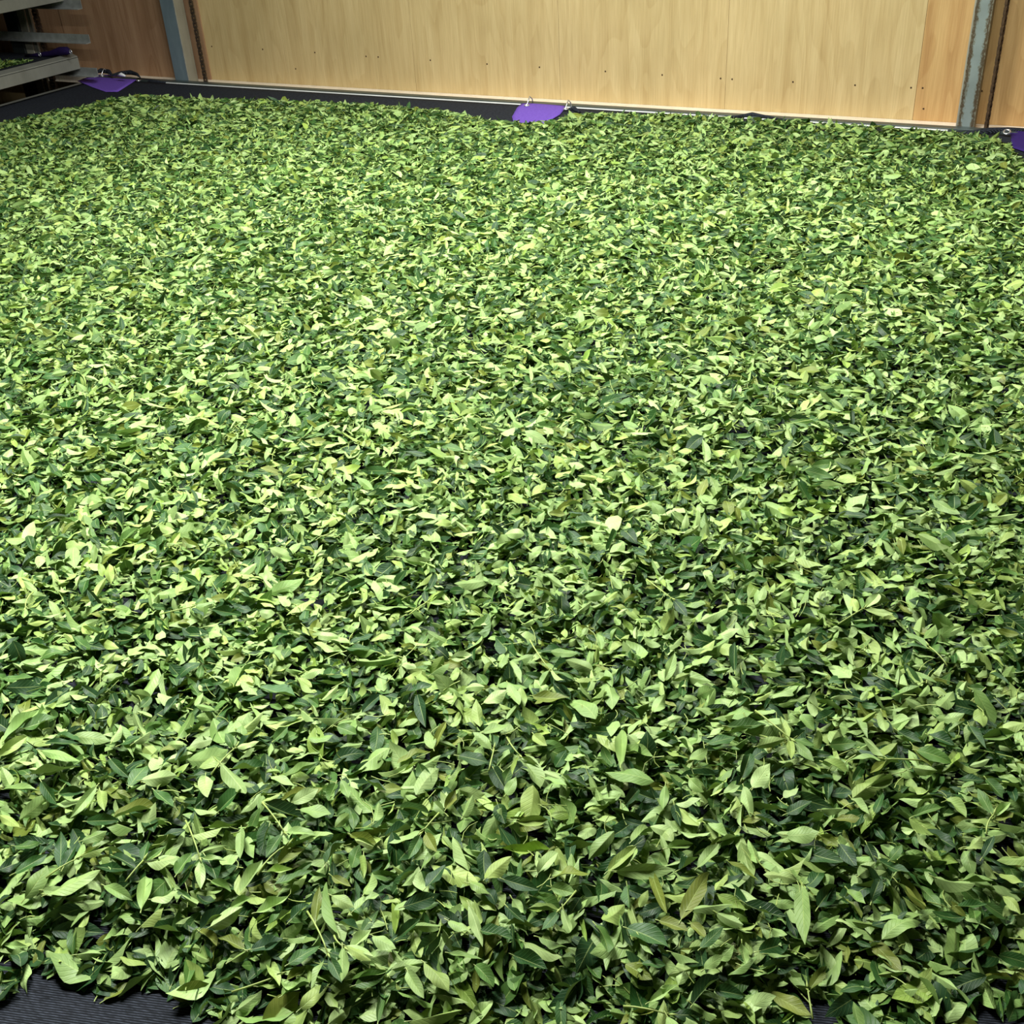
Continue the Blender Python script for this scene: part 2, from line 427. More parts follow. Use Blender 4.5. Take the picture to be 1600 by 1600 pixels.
# far rail: dark reflection on top and highlight on the rolled lip are coloured in
rail('frame_rail', (XB0, 5.44, 0.008), (XB1, 5.44, 0.008), [(-0.036, -0.05), (0.012, -0.05), (0.012, 0), (-0.036, 0)], (0, 1, 0), (0, 0, 1), MAT['rail'], 0.002)
lipo = rail('rail_lip', (XB0 + 0.62, 5.392, -0.0035), (-0.72, 5.392, -0.0035), [(0.0085 * math.cos(a), 0.0085 * math.sin(a)) for a in [k * PI / 6 for k in range(12)]], (0, 1, 0), (0, 0, 1), MAT['rail_lip'])
lipo['label'] = 'lip along the far rail, its highlight put into the colour'
rail('frame_rail', (XB0 + 0.025, YB0, 0.0), (XB0 + 0.025, 5.405, 0.0), sq, (1, 0, 0), (0, 0, 1), MAT['beam'], 0.002)
rail('frame_rail', (XB1 - 0.025, YB0, 0.0), (XB1 - 0.025, 5.405, 0.0), sq, (1, 0, 0), (0, 0, 1), MAT['beam'], 0.002)
rail('frame_rail', (XB0, YB0 - 0.026, 0.0), (XB1, YB0 - 0.026, 0.0), sq, (0, 1, 0), (0, 0, 1), MAT['beam'], 0.002)
for lx in (XB0 + 0.03, -2.7, XB1 - 0.03):
    for ly in (YB0, 2.8, 5.43):
        b = bmesh.new(); add_box(b, lx - 0.025, lx + 0.025, ly - 0.025, ly + 0.025, FLOOR, -0.065)
        bmobj('leg', b, MAT['beam'], bed)

def sm(t):
    t = np.clip(t, 0, 1); return t * t * (3 - 2 * t)
def cloth_z(x, y):
    """the cloth is laced to the rails and sags a few centimetres inside them"""
    d = np.minimum(np.minimum(x - (XB0 + 0.03), (XB1 - 0.03) - x), np.minimum(y - YB0, (5.39 - y) * 1.35))
    return -0.002 - 0.036 * sm(d / 0.42) + 0.0025 * np.sin(x * 5.1 + y * 2.3) * sm(d / 0.3)
def grid_mesh(name, x0, x1, y0, y1, nx, ny, zf, mat, parent):
    xs = np.linspace(x0, x1, nx); ys = np.linspace(y0, y1, ny)
    X, Y = np.meshgrid(xs, ys); Z = zf(X, Y)
    v = np.stack([X, Y, Z], -1).reshape(-1, 3)
    idx = np.arange(nx * ny).reshape(ny, nx)
    f = np.stack([idx[:-1, :-1], idx[:-1, 1:], idx[1:, 1:], idx[1:, :-1]], -1).reshape(-1, 4)
    me = bpy.data.meshes.new(name); me.from_pydata(v.tolist(), [], f.tolist())
    me.polygons.foreach_set('use_smooth', [True] * len(me.polygons))
    o = link_mesh(name, me, mat, parent)
    so = o.modifiers.new('thickness', 'SOLIDIFY'); so.thickness = 0.0012; so.offset = -1
    return o
cloth = grid_mesh('mesh_cloth', XB0 + 0.052, XB1 - 0.012, YB0 - 0.04, 5.380, 150, 130, lambda x, y: cloth_z(x, y) + 0.004, MAT['mesh'], bed)

def patch(pts, mat, lift=0.006, label=None):
    """a piece of coloured cloth sewn on: outline given on the cloth, filled as a fan grid"""
    pts = [np.array(p) for p in pts]; c = sum(pts) / len(pts)
    b = bmesh.new(); n = len(pts); R = 6
    rings = []
    for r in range(1, R + 1):
        ring = []
        for p in pts:
            q = c + (p - c) * r / R
            z = float(cloth_z(q[0], q[1])) + lift
            ring.append(b.verts.new((q[0], q[1], z)))
        rings.append(ring)
    cv = b.verts.new((c[0], c[1], float(cloth_z(c[0], c[1])) + lift))
    for k in range(n):
        b.faces.new((cv, rings[0][k], rings[0][(k + 1) % n]))
        for r in range(R - 1):
            b.faces.new((rings[r][k], rings[r + 1][k], rings[r + 1][(k + 1) % n], rings[r][(k + 1) % n]))
    o = bmobj('purple_patch', b, mat, cloth, smooth=True)
    so = o.modifiers.new('thickness', 'SOLIDIFY'); so.thickness = 0.0015; so.offset = 1
    if label: o['label'] = label
    return o
def gp(px, py, z=-0.01):
    g = ground(px, py, z); return (g[0], g[1])
patch([gp(*p) for p in ((122, 131), (132, 127), (145, 122.5), (155, 121), (170, 121), (190, 123), (215, 128.5), (207, 133), (196, 137), (184, 141), (165, 141), (145, 138), (132, 134.5))],
      MAT['purple'], 0.008, 'purple diamond in the far left corner')
patch([gp(*p) for p in ((800, 180), (808, 172), (815, 167), (828, 166), (850, 167.5), (882, 170.5), (884, 173), (875, 180), (850, 188), (803, 188))],
      MAT['purple'], 0.008, 'purple patch in the middle of the far edge')
patch([gp(*p, z=0.0) for p in ((1577, 204), (1600, 205.5), (1680, 211), (1690, 235), (1610, 232), (1582, 226))], MAT['purple_dark'], 0.010, 'dark purple patch in the far right corner')

def eyelet(x, y, z, r=0.011, tilt=0.0):
    b = bmesh.new()
    add_tube(b, [(x + r * math.cos(a), y + r * math.sin(a) * math.cos(tilt), z + r * math.sin(a) * math.sin(tilt)) for a in [2 * PI * k / 20 for k in range(20)]], 0.0042, 8, closed=True)
    return bmobj('eyelet', b, MAT['grommet'], cloth, smooth=True)
def hook(x, y, z):
    """wire hook from the cloth's eyelet over the rail"""
    b = bmesh.new()
    add_tube(b, [(x - 0.012, y - 0.02, z + 0.004), (x - 0.004, y - 0.008, z + 0.012), (x, y, z + 0.03), (x, y + 0.018, z + 0.045),
                 (x + 0.002, y + 0.04, z + 0.03), (x + 0.002, y + 0.045, z + 0.006)], 0.0032, 8)
    return bmobj('wire_hook', b, MAT['grommet'], cloth, smooth=True)
g = ground(162, 121, 0.0); eyelet(g[0], g[1] - 0.01, 0.012); hook(g[0], g[1], 0.004)
g = ground(826, 166, 0.0); eyelet(g[0], g[1] - 0.02, 0.008); hook(g[0], g[1], 0.0)
g = ground(886, 172, 0.0); eyelet(g[0], g[1] - 0.01, 0.008); hook(g[0], g[1], 0.0)
g = ground(217, 128, 0.0); eyelet(g[0], g[1], 0.008)
g = ground(1573, 208, 0.015); eyelet(g[0], g[1], 0.020, 0.013, 0.5)
# cloth folded over the rail at its lacing points
def fold(pts, rad, label=None):
    b = bmesh.new(); add_tube(b, pts, rad, 10)
    bmesh.ops.scale(b, vec=(1, 1, 1), verts=b.verts)
    o = bmobj('cloth_fold', b, MAT['mesh'], cloth, smooth=True)
    if label: o['label'] = label
    return o
def fold_px(px, z, rad):
    return fold([tuple(ground(x, y, z)) for x, y in px], rad)
fold_px([(148, 114), (158, 110), (170, 112), (176, 118)], 0.03, [0.006, 0.014, 0.014, 0.005])
fold_px([(176, 117), (190, 114), (204, 113), (214, 116), (219, 121)], 0.028, [0.006, 0.012, 0.014, 0.010, 0.004])
fold_px([(215, 124), (235, 127), (262, 129)], 0.0, [0.01, 0.012, 0.006])
fold_px([(1110, 185), (1155, 182), (1175, 179), (1195, 182), (1235, 189)], 0.012, [0.004, 0.007, 0.011, 0.007, 0.004])
fold_px([(888, 171), (897, 170), (906, 175)], 0.006, [0.006, 0.013, 0.006])
fold_px([(1480, 207), (1520, 208), (1545, 206), (1575, 204), (1640, 208)], 0.006, [0.004, 0.012, 0.018, 0.014, 0.014])
b = bmesh.new(); g = ground(190, 117, 0.05)
add_tube(b, [(g[0] - 0.03, g[1], 0.047), (g[0], g[1], 0.053), (g[0] + 0.03, g[1], 0.045)], [0.006, 0.011, 0.005], 8)
bmobj('fold_highlight', b, plain('white_highlight', srgb(235, 238, 240), 0.6), cloth, smooth=True)['label'] = 'white highlight on the black fold, put in as a tube'  # the fold's white highlight, put in as a pale tube

# ------------------------------------------------------------------ the rack beyond the left end
rack = empty('drying_rack', (-6.45, 5.28, FLOOR), 'dark steel rack frame at the far left carrying trays on angle brackets', 'rack')
def rbox(name, x0, x1, y0, y1, z0, z1, mat, bev=0.0015, parent=None):
    b = bmesh.new(); add_box(b, x0, x1, y0, y1, z0, z1); return bmobj(name, b, mat, parent or rack, bevel=bev)
rbox('post', -6.512, -6.403, 5.262, 5.33, FLOOR, CEIL - 0.004, MAT['dark_steel'])
rbox('post', -6.512, -6.403, 0.6, 0.67, FLOOR, CEIL - 0.004, MAT['dark_steel'])
rbox('guide_strip', -6.400, -6.335, 5.275, 5.285, FLOOR, CEIL - 0.004, MAT['galv_tan'])
rbox('guide_strip', -6.333, -6.300, 5.285, 5.30, FLOOR, CEIL - 0.004, MAT['beam'])
def angle_bar(z0, z1, x1):
    # vertical leg with a bottom leg turned towards the bed, running along x
    b = bmesh.new()
    prof = [(0, z1), (0.004, z1), (0.004, z0), (-0.034, z0 - 0.0), (-0.034, z0 + 0.004), (0, z0 + 0.004)]
    add_extrusion(b, prof, (-7.6, 5.252, 0), (x1, 5.252, 0), (0, 1, 0), (0, 0, 1))
    return bmobj('angle_bracket', b, MAT['galv'], rack)
for z in (0.048, 0.243, 0.438, 0.828, 1.218):
    angle_bar(z, z + 0.05, -5.785)
b = bmesh.new()
chain(-6.225, 5.27, MAT['chain'], 'black chain hanging in the shade behind the far left rack', turn=0.3, size=2.0)

def neighbour_tray(z, label):
    root = empty('mesh_tray', (-7.2, 3.2, z), label, 'tray', 'mesh trays stacked in the far left rack')
    x1 = -5.905
    for (a, bb, prof, U) in (((x1, 1.2, z), (x1, 5.235, z), None, (1, 0, 0)),):
        b = bmesh.new()
        # rolled beam: flat face towards the bed, stepped top flange
        prof = [(0, 0), (0, 0.068), (-0.004, 0.075), (-0.045, 0.088), (-0.052, 0.088), (-0.052, 0.0)]
        add_extrusion(b, prof, a, bb, (1, 0, 0), (0, 0, 1)); bmobj('side_beam', b, MAT['beam'], root, bevel=0.001)
    b = bmesh.new(); add_box(b, x1 - 0.001, x1 + 0.0015, 1.2, 5.235, z + 0.066, z + 0.0685); bmobj('beam_groove', b, MAT['dark_steel'], root)
    for y in (1.2, 5.20):
        b = bmesh.new(); add_box(b, -8.5, x1 - 0.055, y, y + 0.035, z + 0.002, z + 0.07); bmobj('end_beam', b, MAT['beam'], root)
    zt = z + 0.075
    def cz(x, y):
        d = np.minimum((x1 - 0.05) - x, np.minimum(y - 1.2, 5.22 - y))
        return zt - 0.03 * sm(d / 0.3) + 0.012 * np.sin(x * 9) * sm(d / 0.1)
    cl = grid_mesh('mesh_cloth', -8.5, x1 - 0.045, 1.22, 5.23, 50, 60, cz, MAT['mesh'], root)
    return root, cz
t1, cz1 = neighbour_tray(0.094, 'grey-beamed mesh tray at the far left edge, with green leaves showing')
t2, cz2 = neighbour_tray(0.484, 'grey-beamed tray at the top left corner, its underside in shadow')
t3, cz3 = neighbour_tray(0.874, 'unseen upper mesh tray added to shade the top left corner')  # out-of-view tier added to shade the left corner below
# dark purple cloth bunched up at the end of the lower tray
b = bmesh.new()
pts = [np.array(ray(px, py)) for px, py in ((40, 88), (60, 86), (80, 84), (95, 80), (105, 79.5), (111, 82))]
pp = []
for d in pts:
    t = 5.15 / d[1]; pp.append((d[0] * t, 5.15, CAM_H + d[2] * t))
add_tube(b, pp, [0.008, 0.014, 0.018, 0.026, 0.024, 0.008], 10)
o = bmobj('bunched_cloth', b, MAT['purple_deep'], t1, smooth=True); o['label'] = 'dark purple cloth bunched at the tray corner'
for px, py in ((62, 85), (110.5, 81)):
    d = ray(px, py); t = 5.11 / d[1]
    b = bmesh.new(); c0 = (d[0] * t, 5.11, CAM_H + d[2] * t)
    add_tube(b, [(c0[0] + 0.009 * math.cos(a), c0[1], c0[2] + 0.011 * math.sin(a)) for a in [2 * PI * k / 14 for k in range(14)]], 0.003, 6, closed=True)
    bmobj('eyelet', b, MAT['grommet'], t1, smooth=True)

# ------------------------------------------------------------------ tea leaves
def leaf_proto(rows, half, bend, side, fold, twist, wr, r, wavy=0.0, tip=0.28):
    """unit-length leaf along +x, upper side +z, two halves meeting in a crease at the midrib"""
    t = np.linspace(0, 1, rows)
    ang = bend * (t - 0.4); yaw = side * (t - 0.4)
    d = np.stack([np.cos(ang) * np.cos(yaw), np.cos(ang) * np.sin(yaw), np.sin(ang)], -1)
    p = np.zeros((rows, 3)); dt = 1.0 / (rows - 1)
    for i in range(1, rows): p[i] = p[i - 1] + 0.5 * (d[i] + d[i - 1]) * dt
    wdt = 0.5 * wr * np.clip(4 * t * (1 - t), 0, 1) ** 0.80 * (1.08 - 0.22 * t) * (1 - tip * sm((t - 0.68) / 0.32))
    wdt = np.maximum(wdt, 0.005)
    vs = np.concatenate([np.linspace(-1, 0, half), np.linspace(0, 1, half)])
    V = np.zeros((rows, 2 * half, 3)); UV = np.zeros((rows, 2 * half, 2))
    ph = r.uniform(0, 6.28, 2); asym = r.normal(0, 0.18)
    for i in range(rows):
        T = d[i]; Ln = np.array([-math.sin(yaw[i]), math.cos(yaw[i]), 0]); Nn = np.cross(T, Ln)
        tw = twist * (t[i] - 0.4)
        L2 = Ln * math.cos(tw) + Nn * math.sin(tw); N2 = -Ln * math.sin(tw) + Nn * math.cos(tw)
        fo = fold * (0.75 + 0.25 * math.sin(PI * min(1, t[i] * 1.1)))
        for j, v in enumerate(vs):
            a = abs(v); aa = fo * (1 + (asym if v < 0 else -asym)) * (0.85 + 0.15 * a)
            wob = wavy * wdt[i] * math.sin(9 * t[i] + (ph[0] if v < 0 else ph[1])) * a * a
            V[i, j] = p[i] + L2 * (v * wdt[i] * math.cos(aa)) + N2 * (a * wdt[i] * math.sin(aa) + wob)
            UV[i, j] = (t[i], 0.5 + 0.5 * v)
    V = V.reshape(-1, 3)
    V -= (V.min(0) + V.max(0)) / 2
    return V, UV.reshape(-1, 2)
def rand_shape(r):
    k = r.random()
    bend = r.normal(0, 0.5); side = r.normal(0, 0.32); twist = r.normal(0, 0.55)
    if k < 0.55: fold = abs(r.normal(0.18, 0.12))
    elif k < 0.88: fold = abs(r.normal(0.48, 0.15))
    else: fold = r.uniform(0.8, 1.15)
    if r.random() < 0.12: bend *= 2.4
    return bend, side, fold, twist, r.uniform(0.33, 0.47)
NP = 80
R1, H1 = 6, 2
R2, H2 = 10, 3
r0 = np.random.default_rng(3)
shapes = [rand_shape(r0) for _ in range(NP)]
LO = [leaf_proto(R1, H1, *s, r0, 0.12) for s in shapes]
HI = [leaf_proto(R2, H2, *s, r0, 0.25) for s in shapes]
def grid_faces(rows, half):
    idx = np.arange(rows * 2 * half).reshape(rows, 2 * half)
    F = np.stack([idx[:-1, :-1], idx[1:, :-1], idx[1:, 1:], idx[:-1, 1:]], -1)
    # faces wind so that the upper side is the front; none across the crease (its two columns coincide)
    F = F[:, :, ::-1] if False else F
    return np.concatenate([F[:, :half - 1].reshape(-1, 4), F[:, half:].reshape(-1, 4)])
def pick(pal, r, n):
    P_ = np.array([c[:3] for c in pal]); i = r.integers(0, len(P_), n)
    w_ = r.random((n, 1)); j = r.integers(0, len(P_), n)
    return (P_[i] * w_ + P_[j] * (1 - w_)) * r.normal(1.0, 0.10, (n, 1)).clip(0.75, 1.25)

# outline of the heap on the cloth
HZ = -0.008
far = [(-260, 262), (-120, 224), (0, 193), (60, 181), (110, 172), (160, 158), (215, 149), (260, 150), (350, 156), (450, 157), (575, 163), (700, 174), (790, 189), (850, 190), (890, 181), (930, 182),
       (1100, 188), (1250, 195), (1400, 206), (1480, 212), (1540, 217), (1580, 228), (1598, 245)]
near = [(1760, 1560), (1650, 1566), (1600, 1575), (1572, 1572), (1545, 1560), (1510, 1590), (1450, 1650), (1340, 1640), (1315, 1600), (1292, 1555), (1270, 1575), (1235, 1630),
        (1080, 1680), (985, 1640), (950, 1600), (905, 1572), (860, 1605), (780, 1650), (600, 1670), (480, 1640), (400, 1602), (340, 1588), (285, 1545), (225, 1535),
        (160, 1545), (110, 1522), (75, 1500), (50, 1515), (35, 1545), (-20, 1560), (-160, 1540), (-300, 1480)]
poly = [tuple(ground(x, y, HZ)[:2]) for x, y in far] + [(0.12, 4.3), (0.45, 3.6), (0.5, 1.4)] + [tuple(ground(x, y, -0.02)[:2]) for x, y in near] + [(-2.2, 0.55), (-4.2, 2.0), (-5.6, 3.2)]
P = np.array(poly)
def inside(x, y):
    c = np.zeros(x.shape, bool); n = len(P)
    for i in range(n):
        x1, y1 = P[i]; x2, y2 = P[(i + 1) % n]
        cond = ((y1 > y) != (y2 > y)) & (x < (x2 - x1) * (y - y1) / (y2 - y1 + 1e-12) + x1)
        c ^= cond
    return c
def edge_dist(x, y):
    d = np.full(x.shape, 1e9); n = len(P)
    for i in range(n):
        a = P[i]; bb = P[(i + 1) % n]; ab = bb - a; L2 = ab @ ab
        t = np.clip(((x - a[0]) * ab[0] + (y - a[1]) * ab[1]) / L2, 0, 1)
        d = np.minimum(d, np.hypot(x - a[0] - t * ab[0], y - a[1] - t * ab[1]))
    return d
r1 = np.random.default_rng(11)
WK = [(r1.uniform(3, 14), r1.uniform(0, 2 * PI), r1.uniform(0, 2 * PI)) for _ in range(16)]
def lumps(x, y):
    s = np.zeros(np.shape(x))
    for k, a, ph in WK: s = s + np.sin(k * (x * math.cos(a) + y * math.sin(a)) + ph) * (3.5 / (k + 1.5))
    return s / 4.0
def heap_top(x, y, ed=None):
    if ed is None: ed = edge_dist(np.asarray(x), np.asarray(y))
    return cloth_z(x, y) + 0.008 + (0.052 + 0.009 * lumps(x, y)) * sm(ed / 0.15 + 0.10)

def rotmats(az, tilt, tdir, roll, flip):
    """leaf lies with its long axis at az; plane tilted by tilt about horizontal axis tdir; flipped leaves show the underside"""
    n = len(az)
    def Rz(a):
        M = np.zeros((n, 3, 3)); c, s = np.cos(a), np.sin(a)
        M[:, 0, 0] = c; M[:, 0, 1] = -s; M[:, 1, 0] = s; M[:, 1, 1] = c; M[:, 2, 2] = 1; return M
    def Rx(a):
        M = np.zeros((n, 3, 3)); c, s = np.cos(a), np.sin(a)
        M[:, 0, 0] = 1; M[:, 1, 1] = c; M[:, 1, 2] = -s; M[:, 2, 1] = s; M[:, 2, 2] = c; return M
    fl = np.where(flip, PI, 0.0) + roll
    return Rz(tdir) @ Rx(tilt) @ Rz(-tdir) @ Rz(az) @ Rx(fl)

def build_mass(name, n_per_m2, label, region_pts, topf, insf, edf, cat='tea leaves', thick=0.052, seed=5, near_split=2.3, group=None, guard=None):
    r = np.random.default_rng(seed)
    (x0, x1, y0, y1) = region_pts
    n = int((x1 - x0) * (y1 - y0) * n_per_m2)
    x = r.uniform(x0, x1, n); y = r.uniform(y0, y1, n)
    k = insf(x, y); x, y = x[k], y[k]
    if guard is not None:
        px, py, zc = proj_many(x, y); k = (px > -190) & (px < 1790) & (py < 1790) & (zc > 0.2)
        x, y = x[k], y[k]
    n = len(x); ed = edf(x, y)
    top = topf(x, y, ed)
    base = cloth_z(x, y) if guard is not None else top - 0.03
    dep = r.random(n) ** 1.1                     # 0 = on top
    depth_avail = np.minimum(thick, np.maximum(top - base - 0.006, 0.001))
    z = top - dep * depth_avail + r.normal(0, 0.0025, n)
    nearness = sm((1.9 - np.hypot(x + 0.35, y)) / 0.5) if guard is not None else 0.0
    z = z - 0.006 * nearness
    L = np.clip(r.lognormal(math.log(0.041), 0.30, n), 0.016, 0.078)
    flip = r.random(n) < 0.47
    az = r.uniform(0, 2 * PI, n); tilt = np.abs(r.normal(0, 0.55, n)) * (1 - 0.25 * nearness); tilt = np.minimum(tilt, 1.3) * sm(ed / 0.05 + 0.25)
    tdir = r.uniform(0, 2 * PI, n); roll = r.normal(0, 0.45, n)
    pid = r.integers(0, NP, n)
    kind = r.choice(4, n, p=[0.60, 0.24, 0.10, 0.06])
    cu = np.zeros((n, 3))
    for q, key in enumerate('DMOP'):
        cu = np.where((kind == q)[:, None], pick(UPPER[key], r, n), cu)
    cd = pick(UNDER['P'], r, n)
    RM = rotmats(az, tilt, tdir, roll, flip)
    Wm = L * np.clip(r.normal(1.0, 0.14, n), 0.7, 1.4)
    dist = np.hypot(x, y)
    allv, allf, alluv, allc = [], [], [], []
    off = 0
    for protos, rows, half, sel in ((HI, R2, H2, dist < near_split), (LO, R1, H1, dist >= near_split)):
        ids = np.nonzero(sel)[0]
        if len(ids) == 0: continue
        PV = np.stack([p[0] for p in protos]); PU = np.stack([p[1] for p in protos])
        V = PV[pid[ids]].copy()
        V[:, :, 0] *= L[ids, None]; V[:, :, 1] *= Wm[ids, None]; V[:, :, 2] *= L[ids, None]
        V = np.einsum('nij,nkj->nki', RM[ids], V)
        # keep every leaf above the cloth
        pos = np.stack([x[ids], y[ids], z[ids]], -1)
        low = V[:, :, 2].min(1) + pos[:, 2]
        fl = base[ids] + 0.0055
        pos[:, 2] += np.maximum(0, fl - low)
        V = V + pos[:, None, :]
        nv = rows * 2 * half
        F = grid_faces(rows, half)
        FF = (F[None] + (np.arange(len(ids)) * nv)[:, None, None]).reshape(-1, 4) + off
        allv.append(V.reshape(-1, 3)); allf.append(FF)
        U = PU[pid[ids]].reshape(-1, 2); alluv.append(U)
        cc = np.ones((2, len(ids), nv, 4)); cc[0, :, :, :3] = cu[ids, None]; cc[1, :, :, :3] = cd[ids, None]
        allc.append(cc.reshape(2, -1, 4)); off += len(ids) * nv
    V = np.concatenate(allv); Fa = np.concatenate(allf); U = np.concatenate(alluv); Cc = np.concatenate(allc, 1)
    me = mesh_np(name, V, Fa, U, Cc)
    o = bpy.data.objects.new(name, me); C.objects.link(o); me.materials.append(MAT['leaf'])
    tag(o, label, cat, group, 'stuff')
    return o, n
def mesh_np(name, V, Fa, U, Cc):
    me = bpy.data.meshes.new(name)
    me.vertices.add(len(V)); me.vertices.foreach_set('co', V.astype(np.float32).ravel())
    me.loops.add(len(Fa) * 4); me.loops.foreach_set('vertex_index', Fa.astype(np.int32).ravel())
    me.polygons.add(len(Fa)); me.polygons.foreach_set('loop_start', np.arange(len(Fa), dtype=np.int32) * 4)
    me.polygons.foreach_set('use_smooth', np.ones(len(Fa), bool))
    me.update(calc_edges=True)
    uv = me.uv_layers.new(name='uv'); uv.data.foreach_set('uv', U[Fa.ravel()].astype(np.float32).ravel())
    if Cc is not None:
        for q, nm in enumerate(('upper_side', 'under_side')):
            ca = me.color_attributes.new(nm, 'FLOAT_COLOR', 'POINT'); ca.data.foreach_set('color', Cc[q].astype(np.float32).ravel())
    return me
def proj_many(x, y, z=0.0):
    q = np.stack([x, y, np.full(len(x), z - CAM_H)], -1); zc = q @ F_
    zc = np.where(zc < 0.05, 0.05, zc)
    return q @ RIGHT / zc * FPX + 800, -(q @ UP) / zc * FPX + 800, q @ F_

DENS = 7600
mass, nleaf = build_mass('tea_leaves', DENS, 'thick bed of loose fresh tea leaves, pale and dark green, covering the black mesh cloth',
                         (-5.95, 0.6, 0.2, 5.3), lambda x, y, ed: heap_top(x, y, ed), inside, edge_dist, guard=True)
print('LEAVES', nleaf)
def in_t1(x, y): return np.ones(x.shape, bool)
side_mass, n2 = build_mass('tray_leaves', 4500, 'green tea leaves lying in the tray at the far left edge', (-7.3, -6.08, 3.7, 5.05),
                       lambda x, y, ed: cz1(x, y) + 0.008 + 0.04 * sm((-6.02 - x) / 0.25) * sm((5.1 - y) / 0.3), in_t1, lambda x, y: np.full(x.shape, 1.0), near_split=0.1, seed=9)

# loose stalks caught among the leaves
def stalk_mass():
    r = np.random.default_rng(21)
    n = 9000
    x = r.uniform(-5.9, 0.4, n); y = r.uniform(0.4, 5.2, n)
    k = inside(x, y); x, y = x[k], y[k]
    px, py, zc = proj_many(x, y); k = (px > -150) & (px < 1750) & (py < 1750); x, y = x[k], y[k]
    z = heap_top(x, y) - r.uniform(0.0, 0.012, len(x))
    n = len(x)
    L = r.uniform(0.015, 0.05, n); az = r.uniform(0, 2 * PI, n); el = r.normal(0, 0.25, n); cv = r.normal(0, 0.5, n)
    seg = 4
    V = np.zeros((n, seg, 3, 3))
    for s in range(seg):
        t = s / (seg - 1) - 0.5
        a = az + cv * t
        c = np.stack([x + L * t * np.cos(a), y + L * t * np.sin(a), z + L * t * np.sin(el) - 0.05 * L * t * t], -1)
        lat = np.stack([-np.sin(a), np.cos(a), np.zeros(n)], -1)
        rad = 0.0009 * (1.15 - 0.4 * (t + 0.5))
        for q in range(3):
            th = 2 * PI * q / 3
            V[:, s, q] = c + lat * (rad * math.cos(th)) + np.array([0, 0, 1]) * (rad * math.sin(th))
    F = []
    for s in range(seg - 1):
        for q in range(3):
            F.append((s * 3 + q, s * 3 + (q + 1) % 3, (s + 1) * 3 + (q + 1) % 3, (s + 1) * 3 + q))
    F = np.array(F); FF = (F[None] + (np.arange(n) * seg * 3)[:, None, None]).reshape(-1, 4)
    V = V.reshape(-1, 3)
    me = mesh_np('tea_stalks', V, FF, np.zeros((len(V), 2)), None)
    o = bpy.data.objects.new('tea_stalks', me); C.objects.link(o); me.materials.append(MAT['stem'])
    tag(o, 'thin pale green tea stalks caught among the loose leaves', 'tea stalks', None, 'stuff')
stalk_mass()

